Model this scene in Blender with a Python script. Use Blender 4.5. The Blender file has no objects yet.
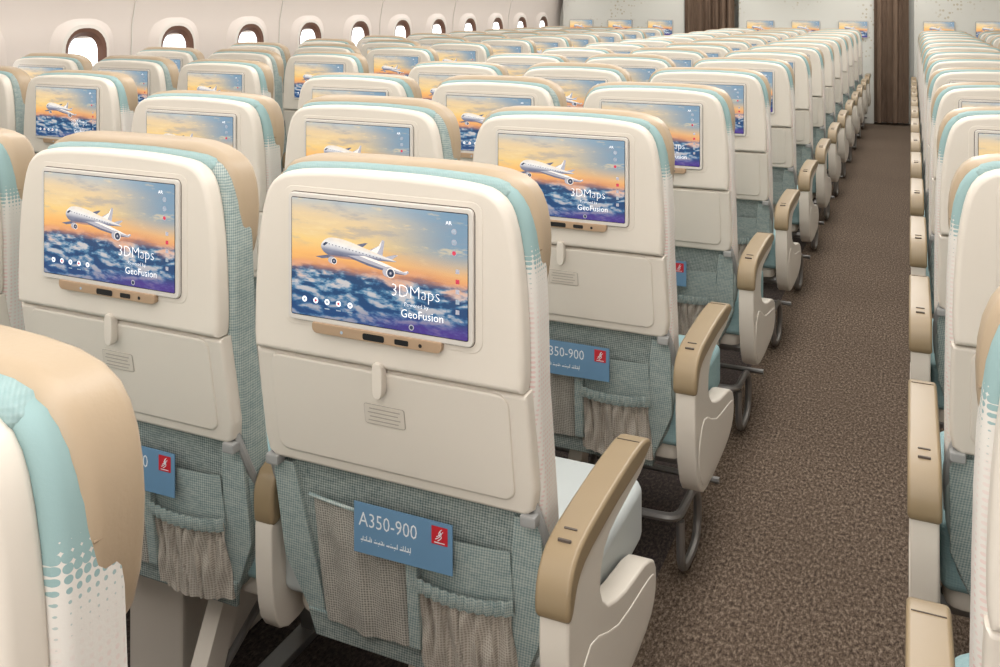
import bpy, bmesh, math, random
from mathutils import Vector, Matrix
random.seed(3)
scene=bpy.context.scene
col=scene.collection
scene.view_settings.view_transform='Standard'
scene.view_settings.look='None'

# ------------------------------------------------------------ materials
def srgb(r,g,b):
    f=lambda c:(c/255/12.92) if c/255<=0.04045 else ((c/255+0.055)/1.055)**2.4
    return (f(r),f(g),f(b),1)
class NT:
    def __init__(s,name,rough=.5,metal=0,spec=.5):
        s.m=bpy.data.materials.new(name); s.m.use_nodes=True
        s.t=s.m.node_tree; s.b=s.t.nodes['Principled BSDF']
        s.b.inputs['Roughness'].default_value=rough
        s.b.inputs['Metallic'].default_value=metal
        s.b.inputs['Specular IOR Level'].default_value=spec
        s.oc=None
    def n(s,typ,**kw):
        nd=s.t.nodes.new(typ)
        for k,v in kw.items(): setattr(nd,k,v)
        return nd
    def l(s,a,b): s.t.links.new(a,b)
    def obj(s):
        if not s.oc: s.oc=s.n('ShaderNodeTexCoord').outputs['Object']
        return s.oc
    def xyz(s):
        x=s.n('ShaderNodeSeparateXYZ'); s.l(s.obj(),x.inputs[0]); return x.outputs
    def math(s,op,a,b=None,c=None,clamp=False):
        m=s.n('ShaderNodeMath',operation=op); m.use_clamp=clamp
        for i,v in enumerate([a,b,c]):
            if v is None: continue
            if isinstance(v,(int,float)): m.inputs[i].default_value=v
            else: s.l(v,m.inputs[i])
        return m.outputs[0]
    def maprange(s,v,a,b,c,d,smooth=False):
        m=s.n('ShaderNodeMapRange')
        if smooth: m.interpolation_type='SMOOTHSTEP'
        s.l(v,m.inputs[0])
        for i,k in enumerate([a,b,c,d]): m.inputs[i+1].default_value=k
        return m.outputs[0]
    def mix(s,f,a,b):
        m=s.n('ShaderNodeMix',data_type='RGBA')
        if isinstance(f,(int,float)): m.inputs[0].default_value=f
        else: s.l(f,m.inputs[0])
        for i,v in ((6,a),(7,b)):
            if isinstance(v,tuple): m.inputs[i].default_value=v
            else: s.l(v,m.inputs[i])
        return m.outputs[2]
    def mapping(s,scale=(1,1,1),loc=(0,0,0),rot=(0,0,0)):
        m=s.n('ShaderNodeMapping'); s.l(s.obj(),m.inputs[0])
        m.inputs['Scale'].default_value=scale; m.inputs['Location'].default_value=loc; m.inputs['Rotation'].default_value=rot
        return m.outputs[0]
    def noise(s,scale,vec=None,detail=2,rough=.5,dist=0):
        m=s.n('ShaderNodeTexNoise'); s.l(vec or s.obj(),m.inputs['Vector'])
        m.inputs['Scale'].default_value=scale; m.inputs['Detail'].default_value=detail; m.inputs['Roughness'].default_value=rough
        m.inputs['Distortion'].default_value=dist
        return m.outputs['Fac']
    def voronoi(s,scale,vec=None,rnd=1):
        m=s.n('ShaderNodeTexVoronoi'); s.l(vec or s.obj(),m.inputs['Vector'])
        m.inputs['Scale'].default_value=scale; m.inputs['Randomness'].default_value=rnd
        return m.outputs['Distance']
    def ramp(s,v,stops):
        r=s.n('ShaderNodeValToRGB'); s.l(v,r.inputs[0]); e=r.color_ramp.elements
        while len(e)<len(stops): e.new(.5)
        for i,(p,c) in enumerate(stops): e[i].position=p; e[i].color=c
        return r.outputs[0]
    def color(s,c):
        if isinstance(c,tuple): s.b.inputs['Base Color'].default_value=c
        else: s.l(c,s.b.inputs['Base Color'])
        return s
    def bump(s,h,strength=.3,dist=.002):
        b=s.n('ShaderNodeBump'); b.inputs['Strength'].default_value=strength; b.inputs['Distance'].default_value=dist
        s.l(h,b.inputs['Height']); s.l(b.outputs[0],s.b.inputs['Normal']); return s

def plain(name,c,rough=.5,metal=0,var=.04,nscale=12,bump=0,bscale=300,spec=.5):
    t=NT(name,rough,metal,spec)
    dark=tuple(x*(1-var) for x in c[:3])+(1,)
    t.color(t.mix(t.noise(nscale),dark,c))
    if bump: t.bump(t.noise(bscale),bump,.001)
    return t.m

M={}
M['shell']=plain('cream_plastic',srgb(219,211,199),.38,var=.03,bump=.06,bscale=500,spec=.45)
M['shell2']=plain('cream_plastic_side',srgb(214,206,194),.40,var=.03,spec=.45)
M['bezel']=plain('monitor_bezel',srgb(212,207,200),.3)
M['gap']=plain('shadow_gap',srgb(84,74,66),.7)
M['leather']=plain('beige_leather',srgb(178,158,132),.42,var=.08,bump=.2,bscale=240)
M['cap']=plain('tan_armrest',srgb(146,127,98),.38,var=.08,bump=.05)
M['cushion']=plain('pale_leather',srgb(190,196,195),.5,var=.05,bump=.1,bscale=200)
M['metal']=plain('brushed_aluminium',srgb(150,148,146),.35,metal=.7)
M['grey']=plain('grey_plastic',srgb(150,150,148),.45)
M['bronze']=plain('bronze_trim',srgb(182,154,126),.35,metal=.2)
M['black']=plain('black_plastic',srgb(22,22,24),.3)
M['orange']=plain('orange_piping',srgb(200,136,84),.6)
M['seam']=plain('seam_thread',srgb(150,130,106),.7)
def emis(name,c,st,sample=False):
    t=NT(name,.4); t.color(c)
    t.b.inputs['Emission Color'].default_value=c; t.b.inputs['Emission Strength'].default_value=st
    if not sample: t.m.cycles.emission_sampling='NONE'
    return t.m
M['white']=emis('screen_white_glyphs',srgb(245,245,248),.6)
M['plane1']=emis('screen_aircraft_lit',srgb(225,220,216),.4)
M['plane2']=emis('screen_aircraft_mid',srgb(170,170,182),.28)
M['plane3']=emis('screen_aircraft_shade',srgb(100,106,130),.2)
M['scrgrey']=emis('screen_grey_shape',srgb(150,165,180),.3)
M['scrdark']=emis('screen_dark_shape',srgb(50,60,84),.3)
M['scrred']=emis('screen_red_icon',srgb(190,60,80),.4)
M['ink']=plain('placard_ink',srgb(168,160,150),.6)
M['placard']=plain('placard',srgb(211,203,191),.5)
M['cardblue']=plain('card_blue',srgb(104,142,174),.35,var=.1)
M['cardwhite']=plain('card_print_white',srgb(225,230,234),.4)
M['cardred']=plain('card_print_red',srgb(190,36,48),.4)

def bodym():
    t=NT('screen_aircraft_fuselage',.4)
    x,y,z=t.xyz()
    u=t.math('DIVIDE',t.math('ADD',x,.155),.31)
    v=t.math('DIVIDE',t.math('SUBTRACT',z,.875),.185)
    cen=t.maprange(u,.2,.6,.612,.556)
    hw=t.maprange(u,.24,.6,.078,.010)
    f=t.math('DIVIDE',t.math('SUBTRACT',v,cen),hw)
    f=t.maprange(f,-1,1,0,1)
    c=t.ramp(f,[(0,srgb(196,140,110)),(.10,srgb(92,96,122)),(.32,srgb(128,132,152)),(.5,srgb(206,205,210)),(.72,srgb(250,246,240)),(1,srgb(255,240,220))])
    n=t.noise(90)
    c=t.mix(t.maprange(n,.4,.7,0,.2),c,srgb(170,170,184))
    t.color((.02,.02,.02,1)); t.l(c,t.b.inputs['Emission Color']); t.b.inputs['Emission Strength'].default_value=1.0
    t.m.cycles.emission_sampling='NONE'
    return t.m
M['body']=bodym()

def weave(name,c1,c2,s=210,amp=.20,lo=.28,hi=.74):
    t=NT(name,.85,spec=.2)
    x,y,z=t.xyz()
    a=t.math('SINE',t.math('MULTIPLY',t.math('ADD',t.math('ADD',x,y),z),s*3.2))
    b=t.math('SINE',t.math('MULTIPLY',t.math('SUBTRACT',t.math('ADD',x,y),z),s*3.2))
    w=t.math('MULTIPLY',a,b)
    n=t.noise(130,t.mapping((1,1,1.6)),detail=5,rough=.85)
    n2=t.noise(30,t.mapping((1,1,2.5)),detail=4,rough=.7)
    f=t.math('ADD',t.math('MULTIPLY',w,amp),t.math('ADD',t.math('MULTIPLY',n,.6),t.math('MULTIPLY',n2,.4)))
    f=t.maprange(f,lo,hi,0,1)
    t.color(t.mix(f,c1,c2)); t.bump(w,.25,.001)
    return t
M['teal']=weave('teal_weave',srgb(84,105,106),srgb(184,190,184)).m
M['teallt']=weave('teal_weave_light',srgb(112,135,136),srgb(188,195,189)).m
M['tealflat']=weave('teal_cushion',srgb(138,165,165),srgb(157,179,178),amp=.08).m
M['tealseat']=weave('teal_seat_fabric',srgb(122,152,156),srgb(152,177,178),amp=.1).m
def sidefab():
    t=NT('dotted_side_fabric',.8,spec=.2)
    x,y,z=t.xyz()
    d=t.voronoi(140,t.mapping((0.0001,1,1)),0)
    n=t.noise(14,detail=2)
    r_t=t.math('ADD',t.maprange(z,.965,1.045,.10,1.1),t.maprange(n,.3,.7,-.12,.12))
    tealm=t.math('LESS_THAN',d,r_t)
    low=t.maprange(z,.96,.90,0,1)
    pinkm=t.math('MULTIPLY',t.math('LESS_THAN',d,.25),low)
    base=srgb(214,210,203)
    c=t.mix(t.math('MULTIPLY',tealm,t.maprange(z,.92,.98,0,1)),base,srgb(144,171,171))
    c=t.mix(t.math('MULTIPLY',pinkm,t.maprange(n,.35,.65,.2,.6)),c,srgb(214,164,160))
    lowt=t.maprange(t.math('ADD',z,t.math('MULTIPLY',n,.12)),.64,.57,0,.8)
    c=t.mix(lowt,c,srgb(146,166,165))
    t.color(c); t.bump(t.noise(400),.2,.001)
    return t.m
M['dots']=sidefab()
def meshm(name,c1,c2):
    t=NT(name,.85,spec=.2)
    d=t.voronoi(230,t.mapping((1,.0001,1)),.15)
    f=t.maprange(d,.25,.5,0,1)
    n=t.noise(18,detail=3)
    c=t.mix(f,c1,c2)
    dk=tuple(q*.8 for q in c1[:3])+(1,)
    t.color(t.mix(t.maprange(n,.4,.7,0,.45),c,dk))
    return t.m
M['mesh']=meshm('pocket_mesh',srgb(126,124,118),srgb(190,185,175))
M['gather']=meshm('gathered_pocket_fabric',srgb(156,148,138),srgb(200,192,180))
def screenm():
    t=NT('entertainment_display',.25)
    x,y,z=t.xyz()
    u=t.math('DIVIDE',t.math('ADD',x,.155),.31)
    v=t.math('DIVIDE',t.math('SUBTRACT',z,.875),.185)
    nz=t.noise(12,t.mapping((.4,.0001,2.6)),detail=6,rough=.6)
    vv=t.math('ADD',v,t.math('MULTIPLY',t.math('SUBTRACT',nz,.5),.22))
    sky=t.ramp(vv,[(0,srgb(34,54,104)),(.12,srgb(40,84,130)),(.27,srgb(66,114,148)),(.38,srgb(120,126,140)),
        (.44,srgb(232,156,104)),(.52,srgb(255,190,110)),(.66,srgb(254,214,138)),(.84,srgb(240,212,168)),(1,srgb(186,198,204))])
    right=t.math('MULTIPLY',t.maprange(u,.36,.98,0,.95,True),t.maprange(v,.42,.72,0,1,True))
    sky=t.mix(right,sky,srgb(120,156,182))
    st=t.noise(14,t.mapping((.8,.0001,3.6),(1,0,2),(0,.25,0)),detail=7,rough=.65)
    sky=t.mix(t.math('MULTIPLY',t.maprange(st,.5,.66,0,.5,True),t.maprange(v,.55,.7,0,1,True)),sky,srgb(156,160,170))
    sky=t.mix(t.math('MULTIPLY',t.maprange(st,.46,.36,0,.5,True),t.maprange(v,.5,.65,0,1,True)),sky,srgb(255,226,170))
    A=t.noise(24,t.mapping((.7,.0001,1.8),(3,0,1)),detail=8,rough=.55,dist=.2)
    Bn=t.noise(24,t.mapping((.7,.0001,1.8),(3.004,0,1.010)),detail=8,rough=.55,dist=.2)
    em=t.math('MULTIPLY',t.math('SUBTRACT',A,Bn),3.2)
    sea=t.maprange(vv,.48,.37,0,1,True)
    body=t.ramp(t.math('ADD',A,em),[(.30,srgb(26,66,110)),(.44,srgb(50,100,142)),(.54,srgb(92,138,168)),(.64,srgb(150,172,192)),(.80,srgb(214,208,206))])
    deep=t.mix(t.maprange(v,.28,.05,0,.5),body,srgb(34,74,130))
    sky=t.mix(t.math('MULTIPLY',sea,.92),sky,deep)
    glow=t.math('MULTIPLY',t.math('MULTIPLY',t.maprange(A,.50,.62,0,.7,True),t.maprange(v,.26,.40,0,1,True)),t.maprange(v,.56,.44,0,1,True))
    sky=t.mix(glow,sky,srgb(240,170,122))
    pur=t.math('MULTIPLY',t.maprange(u,.25,.8,0,.75,True),t.maprange(v,.15,.04,0,1,True))
    sky=t.mix(pur,sky,srgb(84,44,140))
    t.color((.01,.01,.012,1))
    t.l(sky,t.b.inputs['Emission Color']); t.b.inputs['Emission Strength'].default_value=.97
    t.m.cycles.emission_sampling='NONE'
    return t.m
M['screen']=screenm()

def carpet():
    t=NT('cabin_carpet',.95,spec=.1)
    x,y,z=t.xyz()
    n=t.noise(140,t.mapping((1,.5,1)),detail=5,rough=.8)
    n2=t.noise(2.0,detail=3)
    c=t.ramp(n,[(.36,srgb(44,35,29)),(.5,srgb(96,82,70)),(.66,srgb(154,138,122))])
    c=t.mix(t.maprange(n2,.3,.7,0,.22),c,srgb(80,68,58))
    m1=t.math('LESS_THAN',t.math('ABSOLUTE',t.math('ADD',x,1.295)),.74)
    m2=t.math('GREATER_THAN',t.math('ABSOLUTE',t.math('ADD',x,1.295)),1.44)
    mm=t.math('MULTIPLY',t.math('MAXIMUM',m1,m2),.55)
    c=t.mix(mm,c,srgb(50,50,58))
    t.color(c); t.bump(n,.7,.004)
    return t.m
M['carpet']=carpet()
M['wall']=plain('sidewall_lining',srgb(216,205,197),.5,var=.03,nscale=3)
M['ceil']=plain('ceiling_lining',srgb(235,232,228),.6)
M['winbrown']=plain('window_reveal_brown',srgb(108,76,62),.5)
M['pane']=emis('daylight_window_pane',srgb(245,248,252),2.2,True)
M['trim']=plain('trim_cream',srgb(218,212,204),.5)
def curtainm():
    t=NT('brown_curtain',.9,spec=.15)
    n=t.noise(60,t.mapping((1,1,.1)),detail=3)
    t.color(t.mix(n,srgb(94,77,65),srgb(136,115,98))); return t.m
M['curtain']=curtainm()
def bulk():
    t=NT('bulkhead_laminate',.45)
    d=t.voronoi(22,t.mapping((1,.0001,1)),.6)
    big=t.noise(1.6,t.mapping((1,.0001,1)),detail=1)
    m=t.math('MULTIPLY',t.math('LESS_THAN',d,.28),t.maprange(big,.5,.6,0,.6))
    t.color(t.mix(m,srgb(220,219,211),srgb(176,160,122))); return t.m
M['bulk']=bulk()

# ------------------------------------------------------------ builder
class B:
    def __init__(s): s.bm=bmesh.new(); s.mats=[]
    def mi(s,k):
        if k not in s.mats: s.mats.append(k)
        return s.mats.index(k)
    def merge(s,tb,k,smooth=True,mat4=None):
        i=s.mi(k)
        if mat4 is not None: bmesh.ops.transform(tb,matrix=mat4,verts=tb.verts)
        for f in tb.faces: f.material_index=i; f.smooth=smooth
        me=bpy.data.meshes.new('t'); tb.to_mesh(me); tb.free()
        s.bm.from_mesh(me); bpy.data.meshes.remove(me)
    def slab(s,outline,c0,c1,k,bev=.004,seg=2,prof=None,axis='Y',cuts=None,fn=None):
        tb=bmesh.new()
        def mp(a,b,c):
            return {'Y':(a,c,b),'X':(c,a,b),'Z':(a,b,c)}[axis]
        vs=[tb.verts.new(mp(a,b,c0)) for a,b in outline]
        ws=[tb.verts.new(mp(a,b,c1)) for a,b in outline]
        n=len(vs)
        tb.faces.new(vs); tb.faces.new(list(reversed(ws)))
        for i in range(n):
            j=(i+1)%n
            tb.faces.new((vs[j],vs[i],ws[i],ws[j]))
        bmesh.ops.recalc_face_normals(tb,faces=tb.faces)
        if bev>0:
            es=[]
            sv=set(vs); sw=set(ws)
            for e in tb.edges:
                a,b=e.verts
                if (a in sv and b in sv) or (a in sw and b in sw): es.append(e)
            bmesh.ops.bevel(tb,geom=es,offset=bev,segments=seg,profile=.5,affect='EDGES',clamp_overlap=True)
        if cuts:
            for zc in cuts:
                bmesh.ops.bisect_plane(tb,geom=tb.verts[:]+tb.edges[:]+tb.faces[:],plane_co=(0,0,zc),plane_no=(0,0,1))
        if prof:
            for v in tb.verts: v.co.y+=prof(v.co.z)
        if fn:
            for v in tb.verts: v.co=Vector(fn(*v.co))
        s.merge(tb,k)
    def box(s,x0,x1,y0,y1,z0,z1,k,bev=.004,seg=2,**kw):
        r=min(bev*1.0,.4*min(x1-x0,z1-z0))
        s.slab(rrect(x0,x1,z0,z1,max(r,.0005),2),y0,y1,k,bev=bev,seg=seg,**kw)
    def poly(s,pts,y,k):
        tb=bmesh.new(); vs=[tb.verts.new((a,y,b)) for a,b in pts]
        f=tb.faces.new(vs); f.normal_update()
        if f.normal.y>0: f.normal_flip()
        s.merge(tb,k,False)
    def disc(s,x,z,y,r,k,n=12,rx=None):
        s.poly([(x+(rx or r)*math.cos(2*math.pi*i/n),z+r*math.sin(2*math.pi*i/n)) for i in range(n)],y,k)
    def grid(s,f,nu,nv,k,smooth=True):
        tb=bmesh.new()
        g=[[tb.verts.new(f(i/nu,j/nv)) for j in range(nv+1)] for i in range(nu+1)]
        for i in range(nu):
            for j in range(nv): tb.faces.new((g[i][j],g[i+1][j],g[i+1][j+1],g[i][j+1]))
        s.merge(tb,k,smooth)
    def text(s,body,x,z,y,size,k,align='LEFT',bold=0,sx=1):
        cu=bpy.data.curves.new('t','FONT'); cu.body=body; cu.size=size; cu.align_x=align; cu.resolution_u=2
        cu.offset=bold
        o=bpy.data.objects.new('t',cu); col.objects.link(o)
        dg=bpy.context.evaluated_depsgraph_get()
        me=bpy.data.meshes.new_from_object(o.evaluated_get(dg))
        tb=bmesh.new(); tb.from_mesh(me)
        bpy.data.objects.remove(o); bpy.data.curves.remove(cu); bpy.data.meshes.remove(me)
        s.merge(tb,k,False,Matrix.Translation((x,y,z))@Matrix.Rotation(math.pi/2,4,'X')@Matrix.Diagonal((sx,1,1,1)))
    def tube(s,pts,r,k,res=2,cyc=False,smoothp=True):
        cu=bpy.data.curves.new('c','CURVE'); cu.dimensions='3D'; cu.bevel_depth=r; cu.bevel_resolution=res; cu.use_fill_caps=True
        if smoothp and len(pts)>2:
            sp=cu.splines.new('NURBS'); sp.points.add(len(pts)-1)
            for p,q in zip(sp.points,pts): p.co=(*q,1)
            sp.use_endpoint_u=not cyc; sp.order_u=3; sp.use_cyclic_u=cyc; sp.resolution_u=4
        else:
            sp=cu.splines.new('POLY'); sp.points.add(len(pts)-1)
            for p,q in zip(sp.points,pts): p.co=(*q,1)
        o=bpy.data.objects.new('t',cu); col.objects.link(o)
        dg=bpy.context.evaluated_depsgraph_get()
        me=bpy.data.meshes.new_from_object(o.evaluated_get(dg))
        tb=bmesh.new(); tb.from_mesh(me)
        bpy.data.objects.remove(o); bpy.data.curves.remove(cu); bpy.data.meshes.remove(me)
        s.merge(tb,k)
    def mesh(s,name,angle=40):
        me=bpy.data.meshes.new(name); s.bm.to_mesh(me); s.bm.free()
        for k in s.mats: me.materials.append(M[k])
        me.set_sharp_from_angle(angle=math.radians(angle))
        o=bpy.data.objects.new('t',me); col.objects.link(o)
        md=o.modifiers.new('wn','WEIGHTED_NORMAL'); md.keep_sharp=True; md.weight=80
        dg=bpy.context.evaluated_depsgraph_get()
        me2=bpy.data.meshes.new_from_object(o.evaluated_get(dg),preserve_all_data_layers=True,depsgraph=dg)
        me2.name=name
        bpy.data.objects.remove(o)
        return me2
def add(name,me,loc=(0,0,0),rot=0):
    o=bpy.data.objects.new(name,me); o.location=loc; o.rotation_euler=(0,0,rot); col.objects.link(o); return o

def rrect(x0,x1,z0,z1,r,n=4):
    if not isinstance(r,(list,tuple)): r=[r]*4
    pts=[]
    for (cx,cz,a0,rr) in ((x1-r[0],z0+r[0],-90,r[0]),(x1-r[1],z1-r[1],0,r[1]),(x0+r[2],z1-r[2],90,r[2]),(x0+r[3],z0+r[3],180,r[3])):
        for i in range(n+1):
            a=math.radians(a0+90*i/n); pts.append((cx+rr*math.cos(a),cz+rr*math.sin(a)))
    return pts
def smoothopen(pts,n=3):
    out=[]; P=[Vector(p) for p in pts]; P=[2*P[0]-P[1]]+P+[2*P[-1]-P[-2]]
    for i in range(1,len(P)-2):
        p0,p1,p2,p3=P[i-1],P[i],P[i+1],P[i+2]
        for j in range(n):
            t=j/n
            q=.5*((2*p1)+(-p0+p2)*t+(2*p0-5*p1+4*p2-p3)*t*t+(-p0+3*p1-3*p2+p3)*t**3)
            out.append((q.x,q.y))
    out.append(tuple(P[-2]))
    return out
def sym(right,n=0):
    if n: right=smoothopen(right,n)
    return right+[(-x,z) for x,z in reversed(right)]
def smoothpoly(pts,n=4):
    out=[]; N=len(pts)
    for i in range(N):
        p0,p1,p2,p3=[Vector(pts[(i+k-1)%N]) for k in range(4)]
        for j in range(n):
            t=j/n
            q=.5*((2*p1)+(-p0+p2)*t+(2*p0-5*p1+4*p2-p3)*t*t+(-p0+3*p1-3*p2+p3)*t**3)
            out.append((q.x,q.y))
    return out

# ------------------------------------------------------------ seat
def prof(z):
    return 0 if z>=.80 else (.80-z)*.17
CUTS=[.35,.4,.45,.5,.55,.6,.65,.7,.75,.795,.9,1.0]

def monitor(b):
    b.slab(rrect(-.1645,.1645,.8640,1.0680,.011),-.0016,.006,'gap',bev=0)
    b.slab(rrect(-.1632,.1632,.8655,1.0667,.009),-.007,.004,'bezel',bev=.0025)
    b.poly(rrect(-.1562,.1562,.8743,1.0602,.003),-.0073,'black')
    b.poly(rrect(-.155,.155,.8755,1.0590,.002),-.0076,'screen')
    y=-.0082
    U=lambda u:-.155+.31*u
    V=lambda v:.875+.185*v
    # aircraft in the displayed picture (three-quarter view, nose to the left)
    P=lambda pts:[(U(.18+(a-.195)*1.10),V(.60+(c-.60)*1.10)) for a,c in pts]
    PU=lambda a:U(.18+(a-.195)*1.10)
    PV=lambda c:V(.60+(c-.60)*1.10)
    b.poly(P([(.445,.612),(.48,.592),(.52,.575),(.532,.70),(.520,.708),(.503,.66)]),y,'plane2')
    b.poly(P([(.455,.609),(.49,.592),(.510,.65),(.520,.705),(.500,.655)]),y-.0001,'plane1')
    b.poly(P([(.52,.575),(.585,.607),(.60,.605),(.565,.563)]),y,'plane2')
    b.poly(P([(.37,.64),(.43,.668),(.445,.668),(.41,.625)]),y,'plane3')
    b.poly(P(smoothpoly([(.196,.596),(.203,.637),(.235,.675),(.29,.680),(.36,.660),(.44,.625),(.52,.59),(.585,.563),(.588,.556),(.52,.550),(.44,.540),(.35,.530),(.27,.534),(.22,.555)],3)),y-.0003,'body')
    for i in range(16):
        uu=.238+.018*i
        b.poly(P([(uu,.634-.0042*i),(uu+.006,.633-.0042*i),(uu+.006,.626-.0042*i),(uu,.627-.0042*i)]),y-.0007,'plane3')
    b.poly(P([(.34,.560),(.43,.572),(.52,.543),(.63,.490),(.652,.503),(.657,.488),(.638,.470),(.56,.488),(.45,.520)]),y-.0008,'plane2')
    b.poly(P([(.40,.568),(.43,.572),(.52,.543),(.63,.490),(.652,.503),(.645,.485),(.60,.492),(.52,.520)]),y-.00085,'plane1')
    b.poly(P([(.34,.560),(.45,.520),(.56,.488),(.638,.470),(.58,.468),(.45,.502),(.36,.540)]),y-.0009,'plane3')
    b.poly(P([(.25,.552),(.29,.538),(.20,.512),(.165,.522)]),y-.0002,'plane3')
    for ex,ez,r in ((.565,.470,.0080),(.268,.505,.0055)):
        b.disc(PU(ex)-.004,PV(ez)+.001,y-.0010,r,'plane2',16,rx=r*1.3)
        b.disc(PU(ex),PV(ez),y-.0011,r*.95,'plane1',16)
        b.disc(PU(ex),PV(ez),y-.0012,r*.76,'scrdark',16)
        b.disc(PU(ex),PV(ez),y-.0013,r*.25,'plane2',10)
    b.poly(P([(.205,.622),(.222,.643),(.236,.638),(.214,.612)]),y-.0009,'scrdark')
    P=lambda pts:[(U(a),V(c)) for a,c in pts]
    b.text('3DMaps',U(.585),V(.275),y,.0275,'white',bold=-.0006,sx=.92)
    b.text('Powered by',U(.66),V(.205),y,.0085,'white',bold=-.0001)
    b.text('GeoFusion',U(.64),V(.115),y,.0175,'white',bold=-.0001,sx=.95)
    for i in range(5):
        b.disc(U(.08+.068*i),V(.14),y,.0046,'white',14)
        b.disc(U(.08+.068*i),V(.14),y-.0002,.0022,'scrred' if i%2 else 'scrgrey',10)
        b.poly(P([(.066+.068*i,.078),(.094+.068*i,.078),(.094+.068*i,.087),(.066+.068*i,.087)]),y,'scrgrey')
    for i,kk in enumerate(['plane2','scrgrey','plane2','scrred','plane2']):
        v0=.20+.08*i
        b.poly(P([(.938,v0),(.958,v0),(.958,v0+.035),(.938,v0+.035)]),y,kk)
    for i in range(3):
        b.disc(U(.93),V(.68+.085*i),y,.0042,'plane2',12); b.disc(U(.93),V(.68+.085*i),y-.0002,.0032,'scrred' if i==0 else 'scrgrey',12)
    b.text('AR',U(.885),V(.90),y,.008,'white')
    b.disc(U(.70),V(.04),y,.0045,'plane2',12); b.disc(U(.70),V(.04),y-.0002,.003,'scrdark',12)
    b.slab(rrect(-.116,.113,.850,.867,[.009,.003,.003,.009],3),-.010,.004,'bronze',bev=.002)
    b.poly(rrect(-.022,.016,.853,.863,.003),-.0105,'black')
    b.poly(rrect(.034,.058,.854,.862,.002),-.0105,'black')
    b.disc(.078,.858,-.0105,.003,'black'); b.disc(-.06,.858,-.0105,.0025,'scrgrey')

def make_arm(b,x,aisle):
    if aisle:
        w=.026; w2=.022
        cap=smoothpoly([(-.040,.540),(-.036,.570),(-.014,.598),(.04,.613),(.2,.618),(.33,.614),(.382,.600),(.386,.586),(.33,.578),(.2,.582),(.06,.578),(.010,.568),(-.010,.550),(-.020,.532),(-.034,.526)],2)
        b.slab(cap,x-w,x+w,'cap',bev=.010,seg=3,axis='X')
        body=smoothpoly([(-.030,.535),(-.030,.44),(-.01,.35),(.03,.290),(.10,.268),(.25,.262),(.37,.266),(.425,.287),(.440,.325),(.425,.362),(.36,.39),(.25,.41),(.15,.445),(.11,.49),(.13,.54),(.2,.555),(.33,.560),(.365,.576),(.2,.590),(.0,.580)],2)
        b.slab(body,x-w2,x+w2,'shell2',bev=.010,seg=3,axis='X')
        b.slab(smoothpoly([(.0,.38),(.03,.31),(.1,.284),(.35,.280),(.410,.300),(.424,.330),(.39,.352),(.2,.385),(.06,.44)],3),x-w2-.002,x+w2+.002,'shell',bev=.004,seg=2,axis='X')
        for yy in (.01,.036): b.slab(rrect(x-.010,x+.010,yy,yy+.004,.001,1),.595,.6105+yy*.09,'gap',bev=0,axis='Z')
        b.slab(rrect(x-.020,x+.020,.33,.3315,.0005,1),.600,.6150,'gap',bev=0,axis='Z')
    else:
        w=.021; w2=.018
        cap=smoothpoly([(.072,.475),(.070,.520),(.080,.548),(.105,.565),(.2,.585),(.34,.600),(.392,.596),(.396,.580),(.34,.572),(.2,.560),(.13,.54),(.105,.51),(.10,.475),(.085,.468)],2)
        b.slab(cap,x-w,x+w,'cap',bev=.009,seg=3,axis='X')
        body=smoothpoly([(.078,.50),(.073,.42),(.08,.33),(.10,.28),(.15,.27),(.22,.30),(.22,.40),(.16,.50),(.2,.555),(.34,.572),(.36,.585),(.2,.572),(.115,.545)],2)
        b.slab(body,x-w2,x+w2,'shell2',bev=.009,seg=3,axis='X')

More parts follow.
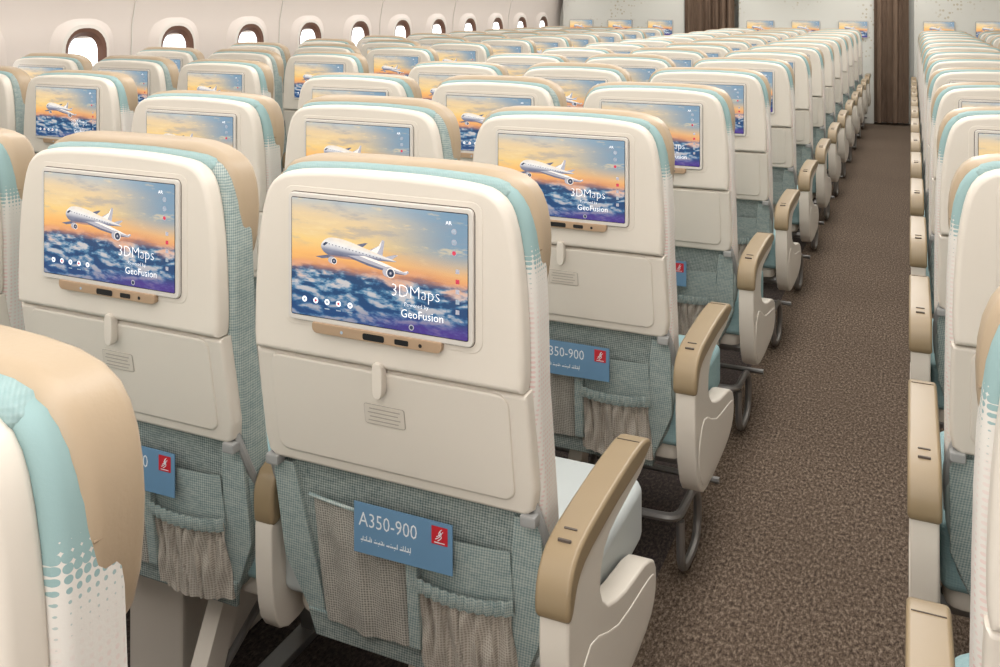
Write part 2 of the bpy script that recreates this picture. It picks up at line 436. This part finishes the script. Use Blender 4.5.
def build_seat(name,arms,side,cush,box=False,loop=0,leg=0,hr_up=0):
    b=B()
    up=sym([(.236,.806),(.2385,.83),(.237,.90),(.231,.98),(.222,1.035),(.210,1.069),(.190,1.089),(.16,1.098),(.10,1.103),(.04,1.105)],2)
    b.slab(up,.0,.038,'shell',bev=.011,seg=4)
    b.slab(rrect(-.176,.176,.856,1.076,.018),-.0012,.006,'shell',bev=.0012)
    monitor(b)
    lo=sym([(.225,.612),(.238,.622),(.2425,.65),(.242,.72),(.240,.803)])
    b.slab(lo,.010,.040,'shell',bev=.007,seg=3,prof=prof,cuts=CUTS)
    tr=rrect(-.212,.212,.632,.80,.02)
    b.slab(tr,.0065,.02,'shell',bev=.004,seg=2,prof=prof,cuts=CUTS)
    b.slab(smoothpoly([(-.009,.808),(-.009,.776),(-.005,.764),(.005,.764),(.009,.776),(.009,.808),(.005,.817),(-.005,.817)],3),-.007,.01,'shell2',bev=.003)
    b.slab(rrect(-.036,.036,.712,.745,.004),.005,.008,'ink',bev=.0005,prof=prof)
    b.slab(rrect(-.0352,.0352,.7128,.7442,.0035),.0046,.008,'placard',bev=.0005,prof=prof)
    for i in range(4): b.slab(rrect(-.029+.003*(i%2),.029-.004*((i+1)%2),.7180+.0065*i,.7196+.0065*i,.0005,1),.0040,.0055,'ink',bev=0,prof=prof)
    for sx in (-1,1):
        b.tube([(sx*.232,.055,.628),(sx*.243,.058,.60),(sx*.247,.08,.55),(sx*.243,.12,.48)],.007,'grey')
        b.box(sx*.230-.013,sx*.230+.013,.036,.06,.598,.616,'grey',bev=.004)
        b.tube([(sx*.2440,.041+prof(z),z) for z in (.62,.68,.74,.80,.84)],.0016,'orange',res=1)
    cu=sym([(.235,.43),(.247,.47),(.2485,.6),(.2485,.75),(.246,.90),(.240,1.0),(.232,1.046),(.218,1.077),(.195,1.096),(.15,1.105),(.06,1.109)],2)
    b.slab(cu,.034,.094,side,bev=.013,seg=4,cuts=CUTS,fn=lambda x,y,z:(x,y+prof(z)*.95,z))
    b.slab(sym([(.15,1.065),(.200,1.077),(.195,1.098),(.15,1.1075),(.06,1.1115)],2),.031,.065,'tealflat',bev=.009,seg=3)
    h=hr_up
    hr=sym([(.15,.900),(.205,.905),(.233,.93),(.2425,.985),(.2415,1.036),(.230,1.077),(.205,1.103),(.15,1.112+h),(.06,1.115+h)],2)
    b.slab(hr,.047-h*.4,.108,'leather',bev=.018,seg=5,fn=lambda x,y,z:(x,y+max(0,abs(x)-.14)*.08,z))
    b.slab(sym([(.12,.90),(.185,.91),(.185,1.02),(.12,1.025)],2),.098,.120,'leather',bev=.010,seg=3)
    for sx in (-1,1):
        b.tube([(sx*.2405,.062,1.0),(sx*.2425,.075,1.0),(sx*.240,.09,1.0),(sx*.235,.105,1.0)],.0012,'seam',res=1)
    lw=sym([(.10,.285),(.17,.30),(.215,.345),(.238,.42),(.243,.52),(.240,.628)],2)
    b.slab(lw,.03,.07,'teal',bev=.012,seg=3,prof=prof,cuts=CUTS)
    for sx in (-1,1):
        b.slab([(sx*.243,.60),(sx*.200,.60),(sx*.165,.33),(sx*.195,.315),(sx*.24,.42)],.022,.035,'teallt',bev=.003,prof=prof,cuts=CUTS)
    def pk(u,v):
        x=-.165+.185*u; z=.325+.225*v-.004*math.sin(math.pi*u)*v
        fold=.0030*math.sin(u*17+3*v)*(1-v)+.002*math.sin(u*31)
        return (x,.022+prof(z)-.014*math.sin(math.pi*u)*(1-.4*v)-fold,z)
    b.grid(pk,32,14,'mesh')
    def pk2(u,v):
        x=.02+.170*u; z=.44+.10*v
        return (x,.020+prof(z)-.008*math.sin(math.pi*u),z)
    b.grid(pk2,8,4,'teallt')
    b.tube([(-.17,.018+prof(.55),.552),(-.07,.006+prof(.55),.549),(.03,.012+prof(.55),.545)],.003,'teallt')
    b.slab([(.004,.33),(.026,.33),(.034,.50),(.012,.50)],.006,.02,'teallt',bev=.003,prof=prof)
    def gp(u,v):
        x=.018+.172*u+ .004*math.sin(40*u+3*v); z=.305+.145*v
        amp=.003+.003*v
        bulge=.030*math.sin(math.pi*min(1,max(0,u)))**.6*(1-.55*v)
        return (x,.020+prof(z)-bulge-amp*math.sin(u*58+2*math.sin(5*v+u*9)),z-.006*math.sin(math.pi*u)*v)
    b.grid(gp,72,10,'gather')
    def gt(u,v):
        x=.016+.178*u; z=.440+.026*v-.006*math.sin(math.pi*u)
        return (x,.010+prof(z)-.014*abs(math.sin(math.pi*u))**.6-.0022*math.sin(u*75)-.002*math.sin(math.pi*v),z)
    b.grid(gt,72,3,'teallt')
    b.slab([(-.19,.285),(.19,.285),(.2,.335),(-.2,.335)],.018,.03,'teal',bev=.003,prof=prof)
    py=.003+prof(.53)
    b.slab([(-.075,.487),(.102,.490),(.102,.567),(-.075,.567)],py-.001,py+.001,'cardblue',bev=0)
    b.text('A350-900',-.066,.5315,py-.0016,.0320,'cardwhite',bold=-.0001,sx=.84)
    xx=-.062
    random.seed(5)
    for i in range(20):
        w=random.uniform(.002,.007); h2=random.uniform(.002,.009)
        if i%5==4: xx+=.003; continue
        b.poly([(xx,.508),(xx+w,.508),(xx+w,.508+h2),(xx+w-.0012,.508+h2),(xx+w-.0014,.5105),(xx,.5102)],py-.0016,'cardwhite')
        if i%2: b.disc(xx+w*.4,.5135,py-.0016,.0008,'cardwhite',6)
        elif i%3==0: b.disc(xx+w*.4,.5055,py-.0016,.0008,'cardwhite',6)
        xx+=w+.0006
    b.poly([(.066,.533),(.094,.533),(.094,.561),(.066,.561)],py-.0016,'cardred')
    for dx,dz in ((0,0),(.004,-.002),(.002,.004)):
        b.tube([(.073+dx,py-.0018,.541+dz),(.083+dx*.5,py-.0018,.546+dz),(.077+dx,py-.0018,.550+dz),(.082+dx,py-.0018,.555+dz*.5)],.0007,'cardwhite',res=1)
    b.poly([(.071,.5355),(.089,.5355),(.089,.5370),(.071,.5370)],py-.0018,'cardwhite')
    def cf(x,y,z):
        return (x,y,z+(.008*math.cos(x*6) if z>.4 else 0)-max(0,y-.45)*.12)
    cw=.256 if loop<0 else .268
    b.slab(rrect(-cw,cw,.11,.575,[.02,.06,.06,.02],5),.335,.452,cush,bev=.035,seg=5,axis='Z',fn=cf)
    b.slab(rrect(-.250,.250,.13,.55,.03,3),.295,.345,'shell2',bev=.012,seg=2,axis='Z')
    for yy in (.20,.43): b.tube([(-.275,yy,.275),(.275,yy,.275)],.019,'metal')
    b.tube([(-.275,.47,.10),(.275,.47,.10)],.009,'metal')
    lx=leg
    b.slab([(.40,.27),(.46,.27),(.50,.03),(.50,.0),(.44,.0),(.44,.03)],lx-.015,lx+.015,'metal',bev=.003,axis='X')
    b.slab([(.17,.27),(.23,.27),(.12,.03),(.12,.0),(.04,.0),(.05,.03)],lx-.018,lx+.018,'shell2',bev=.003,axis='X')
    b.slab([(.03,.0),(.52,.0),(.52,.018),(.03,.018)],lx-.022,lx+.022,'metal',bev=.003,axis='X')
    b.tube([(lx,.10,.06),(lx,.42,.24)],.008,'metal')
    if loop:
        lx=loop
        b.tube([(lx*.2,.12,.165),(lx*.8,.12,.165),(lx,.13,.165),(lx,.20,.165),(lx,.30,.16),(lx,.34,.12),(lx,.34,.05),(lx,.31,.012),(lx,.22,.012),(lx,.16,.03),(lx,.15,.08),(lx,.15,.15)],.0105,'metal')
    if box:
        b.box(-.165,-.02,.20,.46,.0,.255,'shell2',bev=.01)
    for x,a in arms: make_arm(b,x,a)
    return b.mesh(name)

seatR=build_seat('seat_mesh_r',[(.297,True),(-.276,False)],'dots','tealseat',loop=.245,leg=-.02,hr_up=.004)
seatM=build_seat('seat_mesh_m',[(-.276,False)],'teallt','tealseat',box=True,leg=.1,hr_up=.010)
seatL=build_seat('seat_mesh_l',[(-.281,True)],'dots','tealseat',loop=-.245,leg=.02,hr_up=.002)
seatRp=build_seat('seat_mesh_rp',[(.297,True),(-.276,False)],'dots','cushion',loop=.245,leg=-.02,hr_up=.004)
seatW=build_seat('seat_mesh_w',[(-.276,False),(.290,False)],'dots','tealseat',leg=.02,hr_up=.006)

SN='passenger_seat'
XA,XB,XC=-.743,-1.295,-1.847
for k in range(14):
    y=.41+.8*k if k else .393
    add(SN,seatRp if k<2 else seatR,(XA,y,0))
    add(SN,seatM,(XB,y,0))
    add(SN,seatL,(XC,y,0))
for k in range(13):
    y=.88+.8*k if k else .92
    if k>0:
        for x,m in ((-2.87,seatR),(-3.422,seatM),(-3.974,seatM)): add(SN,m,(x,y,0))
    for x,m in ((.300,seatL),(.852,seatM),(1.404,seatW)): add(SN,m,(x,y,0))

# ------------------------------------------------------------ cabin shell
Y0,Y1=-3.0,11.75
XL,XR=-4.36,1.84
XC0=-1.295
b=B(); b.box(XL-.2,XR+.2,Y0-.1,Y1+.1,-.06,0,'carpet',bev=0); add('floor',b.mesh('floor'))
def sidewall(name,xs,sgn):
    b=B()
    prf=[(.05,0),(.03,.25),(.01,.6),(0,.9),(.01,1.25),(.06,1.5),(.16,1.72),(.2,1.8)]
    prf=[(xs+sgn*a,z) for a,z in prf]
    out=prf+[(x-sgn*.06,z) for x,z in reversed(prf)]
    b.slab(out,Y0,Y1,'wall',bev=0)
    return add(name,b.mesh(name,60))
sidewall('wall_left',XL,1); sidewall('wall_right',XR,-1)
def window(i,xs,y,sgn):
    b=B()
    def ring(w,h,r,x0,x1,k,w2,h2,r2):
        o=rrect(-w,w,-h,h,r,6); n=rrect(-w2,w2,-h2,h2,r2,6)
        tb=bmesh.new()
        a=[tb.verts.new((x0,p,q)) for p,q in o]; c=[tb.verts.new((x1,p,q)) for p,q in n]
        N=len(a)
        for i in range(N): tb.faces.new((a[i],a[(i+1)%N],c[(i+1)%N],c[i]))
        b.merge(tb,k)
    s=sgn
    ring(.235,.30,.19,s*.004,s*.024,'wall',.185,.25,.15)
    ring(.185,.25,.15,s*.024,s*.034,'wall',.165,.23,.14)
    ring(.165,.23,.14,s*.034,s*.036,'trim',.145,.209,.125)
    ring(.145,.209,.125,s*.036,s*.030,'winbrown',.125,.187,.110)
    ring(.125,.187,.110,s*.030,s*.008,'winbrown',.102,.162,.088)
    tb=bmesh.new(); tb.faces.new([tb.verts.new((s*.008,p,q)) for p,q in rrect(-.102,.102,-.162,.162,.088,6)]); b.merge(tb,'pane',False)
    add('window_%d'%i,b.mesh('window'),(xs,y,1.03))
i=1
for xs,s in ((XL,1),(XR,-1)):
    for k in range(-8,11):
        window(i,xs,3.87+.72*k,s); i+=1
i=1
for xs,s in ((XL,1),(XR,-1)):
    for k in range(-8,10,2):
        b=B(); pr=[(.03,.25),(.01,.6),(0,.9),(.01,1.25),(.06,1.5),(.16,1.72)]
        b.slab([(s*(a+.002),z) for a,z in pr]+[(s*(a+.006),z) for a,z in reversed(pr)],-.004,.004,'trim',bev=0)
        add('trim_%d'%i,b.mesh('tr'),(xs,3.87+.72*k+.36,0)); i+=1
b=B()
cp=[(XL+.05,2.05),(XL+.8,2.28),(XC0-1.1,2.36),(XC0,2.32),(XC0+1.1,2.36),(XR-.8,2.28),(XR-.05,2.05)]
b.slab(cp+[(x,z+.05) for x,z in reversed(cp)],Y0,Y1,'ceil',bev=0); add('ceiling',b.mesh('ceiling'))
def bin_(name,pts):
    b=B(); b.slab(smoothpoly(pts,3),Y0+.02,Y1-.3,'ceil',bev=.01); add(name,b.mesh(name))
bin_('overhead_bin',[(XL+.22,1.75),(XL+.55,1.68),(XL+.85,1.74),(XL+.93,1.90),(XL+.80,2.10),(XL+.5,2.14),(XL+.22,2.03)])
bin_('overhead_bin',[(XR-.22,1.75),(XR-.55,1.68),(XR-.85,1.74),(XR-.93,1.90),(XR-.80,2.10),(XR-.5,2.14),(XR-.22,2.03)])
bin_('overhead_bin',[(XC0-.6,1.86),(XC0-.3,1.82),(XC0+.3,1.82),(XC0+.6,1.86),(XC0+.62,2.05),(XC0+.45,2.28),(XC0-.45,2.28),(XC0-.62,2.05)])
b=B(); b.box(XL-.1,XR+.1,Y0-.08,Y0,0,2.4,'ceil',bev=0); add('wall_back',b.mesh('wb'))
b=B(); b.box(XL-.1,XR+.1,Y1,Y1+.08,0,2.4,'bulk',bev=0); add('wall_front',b.mesh('wf'))
for x0,x1 in ((-4.25,-2.62),(-1.95,-.40),(.02,1.70)):
    b=B(); b.box(x0,x1,Y1-.17,Y1-.11,0,2.2,'bulk',bev=.01); add('bulkhead_partition',b.mesh('bp'))
    mb=B(); monitor(mb); mm=mb.mesh('wm')
    for j in range(3):
        add('wall_monitor',mm,(x0+.26+.53*j,Y1-.176,.13))
def curtain(x0,x1,y):
    b=B()
    def f(u,v):
        x=x0+(x1-x0)*u; z=.03+2.1*v
        return (x+.01*math.sin(u*40),y+.035*math.sin(u*(x1-x0)*75)+.008*math.sin(u*31+v*3),z)
    b.grid(f,160,8,'curtain')
    b.tube([(x0-.03,y,2.14),(x1+.03,y,2.14)],.012,'metal')
    add('curtain',b.mesh('curtain',80))
curtain(-2.60,-2.0,Y1-.24); curtain(-.40,-.04,Y1-.24)

# ------------------------------------------------------------ lights
def area(name,x,y,z,sx,sy,e,rot=(0,0,0),c=(1,.975,.945)):
    l=bpy.data.lights.new(name,'AREA'); l.shape='RECTANGLE'; l.size=sx; l.size_y=sy; l.energy=e; l.color=c
    o=bpy.data.objects.new(name,l); o.location=(x,y,z); o.rotation_euler=rot; col.objects.link(o)
for x in (-2.36,-.23):
    area('aisle_ceiling_light',x,4.4,2.25,.6,14,165)
area('sidewall_light',XL+.3,4.4,1.66,.12,14,36)
area('sidewall_light',XR-.3,4.4,1.66,.12,14,32)
area('center_light',XC0,4.4,1.80,.7,14,50)
area('rear_fill_light',XC0+.6,-2.6,1.5,3.0,1.0,44,rot=(math.radians(80),0,0))  # unseen fill panel added behind the camera, not a cabin lamp
w=bpy.data.worlds.new('w'); scene.world=w; w.use_nodes=True
w.node_tree.nodes['Background'].inputs[0].default_value=(.9,.95,1,1); w.node_tree.nodes['Background'].inputs[1].default_value=.5

cam=bpy.data.cameras.new('cam'); co=bpy.data.objects.new('camera',cam); col.objects.link(co)
co.location=(0,0,1.36); co.rotation_euler=(math.pi/2,0,math.radians(24.05))
cam.lens=923*36/1000; cam.sensor_width=36; cam.shift_y=-.3265; cam.clip_start=.02
scene.camera=co
